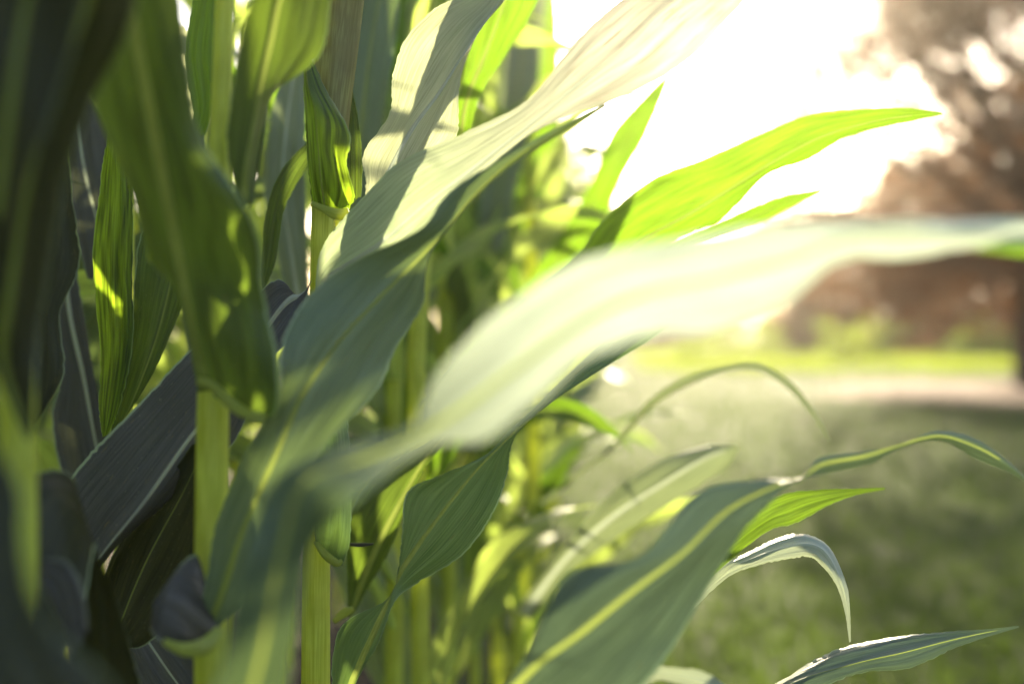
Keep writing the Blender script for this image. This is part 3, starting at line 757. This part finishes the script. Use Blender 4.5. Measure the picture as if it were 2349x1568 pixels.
# the very close blade, whitened by painted glare, across the picture
leaf(pc, [(60, 2300, 70, 2280, 80, 2260, 0.64, 0, 0),
          (240, 2000, 300, 2020, 380, 2040, 0.60, 0, 0),
          (400, 1760, 500, 1780, 600, 1790, 0.57, 0, 0),
          (500, 1540, 590, 1540, 670, 1500, 0.56, 0, 0),
          (560, 1280, 640, 1290, 715, 1260, 0.56, 0.0, 0.0),
          (640, 1095, 700, 1110, 800, 1150, 0.56, 0.02, -0.02),
          (800, 1020, 840, 1050, 895, 1075, 0.56, 0.02, -0.01),
          (935, 975, 960, 995, 1000, 1020, 0.555, 0.02, 0.0),
          (1000, 865, 1060, 935, 1110, 1010, 0.55, 0.015, -0.005),
          (1090, 765, 1180, 845, 1230, 925, 0.545, 0.015, -0.005),
          (1200, 675, 1320, 745, 1350, 820, 0.54, 0.015, -0.005),
          (1350, 590, 1480, 670, 1500, 768, 0.54, 0.012, -0.005),
          (1560, 545, 1640, 640, 1640, 762, 0.54, 0.01, -0.005),
          (1780, 515, 1810, 600, 1800, 695, 0.545, 0.01, 0),
          (1960, 506, 1960, 545, 1925, 598, 0.55, 0.01, 0),
          (2100, 502, 2100, 540, 2080, 590, 0.56, 0.01, 0),
          (2230, 500, 2230, 535, 2220, 570, 0.575, 0.03, 0.0),
          (2360, 505, 2350, 520, 2340, 560, 0.59, 0.01, 0.0),
          (2470, 560, 2470, 565, 2470, 575, 0.60, 0.0, 0)],
     mat='leaf_sweep', rib='midrib', w0=0.004, label='very close blade whitened by painted glare, sweeping blurred across the whole picture', ruffle=0.0015, n=10)
leaf(pc, [(2200, 560, 2205, 562, 2210, 566, 0.60, 0, 0), (2260, 530, 2270, 552, 2280, 578, 0.60, 0, 0), (2330, 512, 2340, 545, 2345, 588, 0.61, 0, 0), (2440, 540, 2440, 570, 2440, 610, 0.62, 0, 0)], mat='leaf_lime', rib=None, label='bright green underside of the curling tip')

# plants just behind
pd = plant_at(905, 1.75, 'corn plant with a slim yellow stalk just right of the focused one')
tube('stalk', pd, [(900, 2400, 1.75, 42), (903, 1568, 1.75, 40), (905, 1300, 1.75, 38), (903, 900, 1.75, 36), (900, 500, 1.75, 34), (890, 200, 1.75, 34), (880, -500, 1.78, 26)], 'stalk')
pe = plant_at(955, 1.6, 'corn plant with a pale stalk seen below the bright green blade')
tube('stalk', pe, [(968, 2500, 1.6, 42), (965, 1568, 1.6, 42), (962, 1300, 1.6, 42), (956, 900, 1.6, 44), (958, 760, 1.6, 42), (990, 300, 1.6, 34), (1010, -300, 1.6, 28)], 'stalk')
pf = plant_at(1030, 2.1, 'corn plant with a thin stalk, third behind the focused one')
tube('stalk', pf, [(1026, 2100, 2.1, 32), (1028, 1500, 2.1, 32), (1032, 1300, 2.1, 32), (1022, 700, 2.1, 36), (1020, 300, 2.1, 30), (1015, -300, 2.1, 24)], 'stalk')
pg = plant_at(1190, 2.4, 'corn plant with pale stalk pieces showing between the lower blades, right of centre')
tube('stalk', pg, [(1186, 2000, 2.4, 30), (1190, 1500, 2.4, 30), (1205, 1200, 2.4, 34), (1225, 1100, 2.4, 30), (1220, 600, 2.4, 26), (1200, 0, 2.4, 20)], 'stalk')

def dress(plant, seed, zs, bias=0.3, mats=('leaf_row', 'leaf_row', 'leaf_lime')):
    r = np.random.default_rng(seed)
    for k, z in enumerate(zs):
        az = bias + (k % 2) * 2.4 + r.uniform(-0.8, 0.8)
        A, Mi, B = generic_leaf(r, z, az, r.uniform(0.45, 0.7), r.uniform(0.06, 0.085), r.uniform(0.9, 1.25), r.uniform(1.0, 2.2))
        V, F, UV, info = leaf_surface(A, Mi, B, 0.005, seed * 31 + k, nc=8, w0=0.006)
        o = mesh_obj('leaf', V, F, M[mats[k % len(mats)]], plant, UV)
        V, F, UV = rib_surface(info); mesh_obj('midrib', V, F, M['midrib'], o, UV)
dress(pd, 201, [0.45, 0.62, 0.8, 0.95, 1.12, 1.3, 1.5, 1.7], 0.9)
dress(pe, 202, [0.5, 0.68, 0.86, 1.4, 1.6, 1.8], 1.0)
dress(pf, 203, [0.4, 0.58, 0.75, 0.92, 1.1, 1.28, 1.45, 1.65, 1.85], 0.2)
dress(pd, 205, [0.5, 0.7, 0.9, 1.05, 1.2, 1.4, 1.6], 1.6)
dress(pf, 206, [0.5, 0.66, 0.84, 1.0, 1.2, 1.36, 1.55, 1.75, 1.95], 1.3)
dress(pg, 207, [0.3, 0.45, 0.6, 0.78, 0.9, 1.1, 1.3, 1.5], 1.5)
dress(pg, 204, [0.35, 0.5, 0.66, 0.82, 1.0, 1.2, 1.4, 1.6], 0.4)

# bright translucent blades of the upper right
leaf(pe, [(960, 940, 965, 930, 970, 920, 1.55, 0, 0),
          (1060, 820, 1080, 840, 1100, 860, 1.45, 0, 0),
          (1200, 690, 1240, 720, 1270, 750, 1.35, 0, 0),
          (1320, 590, 1400, 610, 1430, 640, 1.30, 0.0, 0),
          (1385, 502, 1478, 548, 1560, 548, 1.28, 0.0, 0.0),
          (1500, 410, 1590, 485, 1660, 500, 1.26, 0, 0),
          (1620, 362, 1700, 418, 1760, 402, 1.24, 0, 0),
          (1750, 305, 1790, 362, 1850, 368, 1.22, 0, 0),
          (1860, 262, 1890, 312, 1935, 318, 1.20, 0, 0),
          (1980, 250, 2000, 280, 2020, 292, 1.18, 0, 0),
          (2080, 248, 2085, 266, 2090, 278, 1.165, 0, 0), (2158, 258, 2160, 260, 2162, 262, 1.15, 0, 0)],
     mat='leaf_lime', rib='midrib', label='bright lime blade lit from behind, reaching right', w0=0.005, ruffle=0.0008)
leaf(pe, [(1400, 640, 1410, 650, 1420, 660, 1.45, 0, 0), (1560, 550, 1575, 560, 1590, 570, 1.42, 0, 0), (1700, 485, 1720, 500, 1740, 515, 1.40, 0, 0), (1790, 450, 1800, 465, 1805, 482, 1.38, 0, 0), (1885, 432, 1885, 436, 1885, 440, 1.36, 0, 0)], mat='leaf_lime', rib='midrib', w0=0.002, label='small lime blade tip below the long one')
leaf(pf, [(1200, 660, 1230, 680, 1270, 690, 2.1, 0, 0), (1310, 500, 1335, 510, 1375, 530, 2.05, 0, 0), (1362, 400, 1390, 410, 1425, 415, 2.0, 0, 0), (1405, 300, 1440, 320, 1480, 320, 2.0, 0, 0), (1470, 225, 1500, 230, 1512, 250, 2.0, 0, 0), (1545, 150, 1547, 152, 1549, 154, 2.0, 0, 0)], mat='leaf_lime', rib='midrib', w0=0.003, label='pointed lime blade against the white sky')
leaf(pd, [(960, 560, 980, 570, 1000, 580, 1.5, 0, 0), (1030, 380, 1045, 370, 1065, 360, 1.35, 0, 0), (1048, 240, 1070, 235, 1100, 225, 1.3, 0, 0), (1085, 90, 1115, 120, 1165, 120, 1.28, 0, 0), (1110, -20, 1155, 10, 1235, 0, 1.26, 0, 0), (1180, -160, 1200, -150, 1260, -140, 1.25, 0, 0)], mat='leaf_lime', rib='midrib', w0=0.008, label='lime blade with a yellow midrib behind the pale blade at the top')
leaf(pd, [(800, 1420, 805, 1415, 810, 1410, 1.3, 0, 0), (795, 1330, 828, 1340, 850, 1340, 1.28, 0, 0), (800, 1190, 875, 1230, 900, 1250, 1.25, 0.0, 0.0), (860, 1085, 940, 1110, 960, 1100, 1.25, 0, 0), (980, 1010, 990, 1030, 1000, 1040, 1.25, 0, 0), (1060, 950, 1060, 955, 1060, 960, 1.26, 0, 0)], mat='leaf', rib='midrib', w0=0.008, label='mid green blade with a yellow edge behind the focused stalk')
collar(pd, [(765, 1425, 1.2, 6), (790, 1405, 1.2, 10), (810, 1395, 1.2, 6)])
leaf(pf, [(1180, 1400, 1200, 1410, 1220, 1420, 1.9, 0, 0), (1270, 1290, 1290, 1290, 1310, 1310, 1.75, 0, 0), (1370, 1160, 1400, 1190, 1440, 1215, 1.65, 0.02, 0), (1480, 1075, 1520, 1110, 1570, 1135, 1.6, 0.03, 0), (1600, 1025, 1620, 1050, 1655, 1080, 1.58, 0.03, 0), (1690, 1020, 1692, 1024, 1695, 1030, 1.57, 0, 0)], mat='leaf_mid', rib='midrib_white', w0=0.010, label='blurred pale blade in the middle distance with a wide midrib')
leaf(pf, [(1240, 1150, 1243, 1154, 1246, 1158, 1.9, 0, 0), (1400, 1020, 1403, 1025, 1406, 1030, 1.7, 0, 0), (1478, 927, 1484, 933, 1490, 940, 1.55, 0, 0), (1560, 868, 1568, 877, 1574, 886, 1.5, 0, 0), (1655, 840, 1658, 846, 1662, 854, 1.48, 0, 0), (1740, 832, 1740, 840, 1738, 850, 1.46, 0, 0), (1815, 875, 1810, 882, 1804, 889, 1.45, 0, 0), (1868, 940, 1864, 944, 1860, 948, 1.44, 0, 0), (1905, 1010, 1903, 1011, 1902, 1012, 1.43, 0, 0)], mat='leaf_mid', rib=None, label='thin arching pale blade over the lawn')
leaf(pe, [(970, 1800, 975, 1810, 980, 1820, 1.5, 0, 0), (1200, 1600, 1220, 1620, 1240, 1640, 1.25, 0, 0), (1480, 1380, 1500, 1400, 1520, 1420, 1.08, 0, 0), (1700, 1190, 1720, 1215, 1735, 1235, 1.02, 0, 0), (1790, 1135, 1810, 1165, 1825, 1200, 1.01, 0, 0), (1880, 1122, 1890, 1140, 1900, 1160, 1.0, 0, 0), (1960, 1120, 1960, 1127, 1962, 1136, 1.0, 0, 0), (2030, 1118, 2030, 1120, 2030, 1122, 1.0, 0, 0)], mat='leaf_green', rib=None, ruffle=0.0006, label='small bright green blade tip in front of the lawn')
leaf(pe, [(970, 1900, 975, 1910, 980, 1920, 1.5, 0, 0), (1280, 1640, 1290, 1650, 1300, 1660, 1.25, 0, 0), (1500, 1440, 1510, 1455, 1520, 1465, 1.1, 0, 0), (1640, 1310, 1648, 1322, 1655, 1334, 1.06, 0, 0), (1720, 1262, 1730, 1278, 1738, 1296, 1.05, 0.02, 0), (1790, 1230, 1800, 1255, 1810, 1280, 1.05, 0.02, 0.0), (1850, 1224, 1852, 1248, 1856, 1276, 1.05, 0.02, 0), (1905, 1255, 1893, 1268, 1880, 1290, 1.05, 0.02, 0), (1942, 1335, 1930, 1336, 1918, 1340, 1.05, 0.01, 0), (1950, 1400, 1944, 1400, 1938, 1402, 1.05, 0, 0), (1952, 1470, 1950, 1472, 1948, 1472, 1.05, 0, 0)], mat='leaf_silver', rib=None, ruffle=0.0006, label='silvery blade arching over and hanging down, lower right')
leaf(pe, [(970, 2300, 980, 2310, 990, 2320, 1.5, 0, 0), (1380, 1900, 1400, 1920, 1420, 1940, 1.2, 0, 0), (1640, 1660, 1660, 1690, 1690, 1720, 1.08, 0, 0), (1790, 1560, 1800, 1575, 1840, 1600, 1.05, 0.02, 0), (1910, 1492, 1950, 1525, 1975, 1542, 1.05, 0.02, 0), (2030, 1462, 2070, 1497, 2085, 1532, 1.05, 0.02, 0), (2150, 1450, 2180, 1468, 2190, 1485, 1.05, 0.01, 0), (2260, 1442, 2262, 1450, 2265, 1460, 1.05, 0, 0), (2336, 1434, 2337, 1436, 2338, 1438, 1.05, 0, 0)], mat='leaf_cool', rib='midrib', w0=0.0022, ruffle=0.0008, label='dark flecked blade tip in the lower right corner')
leaf(pe, [(1300, 1800, 1310, 1810, 1320, 1820, 1.2, 0, 0), (1400, 1600, 1420, 1620, 1440, 1650, 0.95, 0, 0), (1470, 1535, 1480, 1550, 1490, 1568, 0.88, 0, 0), (1530, 1525, 1545, 1545, 1555, 1568, 0.86, 0, 0), (1630, 1545, 1635, 1570, 1640, 1600, 0.85, 0, 0), (1720, 1640, 1722, 1650, 1724, 1660, 0.85, 0, 0)], mat='leaf_silver', rib=None, label='pale blade tip cut by the bottom edge')

# plant behind the two left stalks
ph_ = plant_at(285, 1.25, 'shaded corn plant between the two nearest stalks, with striped and purplish blades')
tube('stalk', ph_, [(285, 2400, 1.25, 50), (284, 1568, 1.25, 48), (285, 900, 1.25, 40), (290, 400, 1.25, 38), (300, -400, 1.25, 30)], 'stalk')
leaf(ph_, [(235, 1002, 240, 1000, 246, 998, 1.1, 0, 0), (226, 930, 250, 930, 272, 940, 1.1, 0, 0), (228, 780, 265, 780, 300, 800, 1.1, 0.02, 0), (214, 590, 260, 590, 305, 600, 1.1, 0.02, 0), (230, 420, 268, 420, 305, 430, 1.1, 0.02, 0), (248, 305, 265, 300, 290, 300, 1.1, 0, 0), (255, 150, 262, 150, 270, 150, 1.12, 0, 0)], mat='leaf_stripe', rib=None, label='striped green blade lit at its top', ruffle=0.0012)
leaf(ph_, [(255, 1000, 258, 998, 262, 996, 1.12, 0, 0), (262, 940, 300, 930, 350, 860, 1.12, 0, 0), (300, 760, 360, 770, 410, 720, 1.12, 0, 0), (318, 560, 400, 600, 440, 640, 1.12, 0, 0), (350, 480, 420, 460, 470, 460, 1.12, 0, 0), (400, 330, 430, 320, 470, 310, 1.14, 0, 0)], mat='leaf', rib='midrib', w0=0.003, label='dark broad blade behind the left stalk')
leaf(ph_, [(140, 600, 148, 600, 170, 600, 1.3, 0, 0), (112, 720, 160, 720, 190, 700, 1.3, 0, 0), (140, 860, 190, 860, 215, 850, 1.3, 0, 0), (120, 960, 212, 985, 250, 990, 1.3, 0, 0), (150, 1120, 235, 1100, 290, 1100, 1.3, 0, 0), (220, 1240, 250, 1230, 280, 1220, 1.3, 0, 0)], mat='leaf_shade_tint', rib='midrib_white', w0=0.006, ruffle=0.001, label='purplish shaded blade with a white midrib')
leaf(ph_, [(150, 180, 160, 180, 170, 180, 1.3, 0, 0), (150, 300, 178, 300, 260, 300, 1.3, 0, 0), (160, 420, 200, 420, 260, 420, 1.3, 0, 0), (170, 520, 222, 510, 250, 510, 1.3, 0, 0), (200, 640, 240, 640, 260, 640, 1.3, 0, 0)], mat='leaf_shade_tint', rib='midrib_white', w0=0.005, label='grey shaded blade with a white midrib high on the left')
leaf(ph_, [(250, 1380, 260, 1370, 270, 1360, 1.2, 0, 0), (270, 1440, 325, 1450, 400, 1440, 1.15, 0, 0), (300, 1540, 380, 1530, 450, 1500, 1.12, 0, 0), (360, 1640, 430, 1600, 490, 1570, 1.1, 0, 0), (450, 1720, 480, 1690, 500, 1680, 1.1, 0, 0)], mat='leaf_shade_tint', rib='midrib_white', w0=0.004, ruffle=0.0008, label='purple grey blade with a thin white midrib at the bottom left')
leaf(ph_, [(600, 680, 602, 670, 606, 665, 1.15, 0, 0), (598, 600, 615, 600, 632, 600, 1.15, 0, 0), (612, 480, 632, 485, 650, 490, 1.15, 0, 0), (640, 400, 660, 410, 680, 425, 1.15, 0, 0), (690, 340, 705, 350, 720, 360, 1.16, 0, 0), (750, 290, 755, 300, 760, 310, 1.17, 0, 0)], mat='leaf', rib=None, ruffle=0.001, label='narrow dark curved blade left of the focused stalk')
leaf(ph_, [(430, 320, 445, 320, 470, 310, 1.15, 0, 0), (440, 250, 465, 250, 492, 245, 1.15, 0, 0), (425, 130, 455, 120, 500, 120, 1.15, 0, 0), (445, -20, 475, -20, 500, -20, 1.15, 0, 0)], mat='leaf_lime', rib=None, label='green blade beside the upper stalk')
leaf(ph_, [(400, 60, 410, 60, 420, 60, 1.3, 0, 0), (400, 160, 440, 160, 480, 160, 1.3, 0, 0), (420, 250, 450, 250, 495, 245, 1.3, 0, 0), (450, 330, 455, 330, 460, 330, 1.3, 0, 0)], mat='leaf_pale', rib=None, label='silvery patch of blade beside the upper stalk')

leaf(ph_, [(660, 720, 690, 715, 715, 705, 1.45, 0, 0), (640, 600, 672, 600, 705, 590, 1.45, 0, 0), (606, 450, 650, 440, 700, 440, 1.45, 0, 0), (612, 320, 655, 315, 700, 310, 1.45, 0, 0), (640, 190, 672, 180, 705, 180, 1.46, 0, 0), (670, 60, 690, 50, 712, 50, 1.47, 0, 0), (700, -60, 705, -60, 710, -60, 1.47, 0, 0)], mat='leaf_mid', rib='midrib_white', w0=0.005, label='pale grey blade just left of the striped one')
leaf(pd, [(800, 620, 815, 610, 830, 600, 1.5, 0, 0), (770, 440, 812, 440, 860, 440, 1.5, 0, 0), (780, 280, 830, 270, 880, 270, 1.5, 0, 0), (800, 120, 850, 110, 905, 110, 1.5, 0, 0), (840, -40, 880, -50, 920, -50, 1.5, 0, 0), (900, -200, 905, -200, 910, -200, 1.5, 0, 0)], mat='leaf_grey', rib='midrib', w0=0.006, label='soft grey green blade between the sheath and the pale ribbed blade')
leaf(pd, [(860, 560, 880, 560, 900, 560, 1.7, 0, 0), (850, 380, 890, 370, 930, 370, 1.7, 0, 0), (858, 200, 890, 190, 925, 190, 1.7, 0, 0), (870, 40, 900, 30, 935, 30, 1.7, 0, 0), (900, -120, 920, -130, 940, -130, 1.7, 0, 0)], mat='leaf_lime', rib='midrib', w0=0.006, label='lime blade behind the pale ribbed one')

leaf(pf, [(1090, 560, 1120, 570, 1150, 580, 2.3, 0, 0), (1110, 400, 1150, 410, 1190, 410, 2.3, 0, 0), (1140, 240, 1182, 240, 1225, 250, 2.3, 0, 0), (1170, 80, 1205, 80, 1245, 90, 2.3, 0, 0), (1210, -60, 1235, -70, 1265, -70, 2.3, 0, 0), (1270, -200, 1275, -200, 1280, -200, 2.3, 0, 0)], mat='leaf_mid', rib='midrib', w0=0.006, label='soft pale blade behind the streaked one near the top edge')
leaf(pg, [(1150, 520, 1180, 530, 1210, 540, 2.6, 0, 0), (1180, 380, 1215, 385, 1255, 400, 2.6, 0, 0), (1205, 240, 1240, 240, 1280, 250, 2.6, 0, 0), (1215, 110, 1248, 110, 1282, 110, 2.6, 0, 0), (1225, -20, 1250, -20, 1275, -20, 2.6, 0, 0), (1240, -160, 1245, -160, 1250, -160, 2.6, 0, 0)], mat='leaf_lime', rib='midrib', w0=0.006, label='soft lime blade at the edge of the white sky')

# ------------------------------------------------------------------ added haze, standing in for the lens flare veil
def haze():
    m = bpy.data.materials.new('flare_veil_haze'); m.use_nodes = True
    t = m.node_tree; t.nodes.clear()
    out = t.nodes.new('ShaderNodeOutputMaterial'); v = t.nodes.new('ShaderNodeVolumePrincipled')
    v.inputs['Color'].default_value = (1.0, 0.90, 0.78, 1); v.inputs['Density'].default_value = HAZE_DENSITY; v.inputs['Anisotropy'].default_value = HAZE_G
    t.links.new(v.outputs[0], out.inputs['Volume'])
    x0, x1, y0, y1, z0, z1 = -620, 620, -320, 1220, -1.0, 13.0
    V = [(x, y, z) for x in (x0, x1) for y in (y0, y1) for z in (z0, z1)]
    F = [(0, 1, 3, 2), (4, 6, 7, 5), (0, 4, 5, 1), (2, 3, 7, 6), (0, 2, 6, 4), (1, 5, 7, 3)]
    tag(mesh_obj('haze', V, F, m, smooth=False), kind='stuff')
haze()
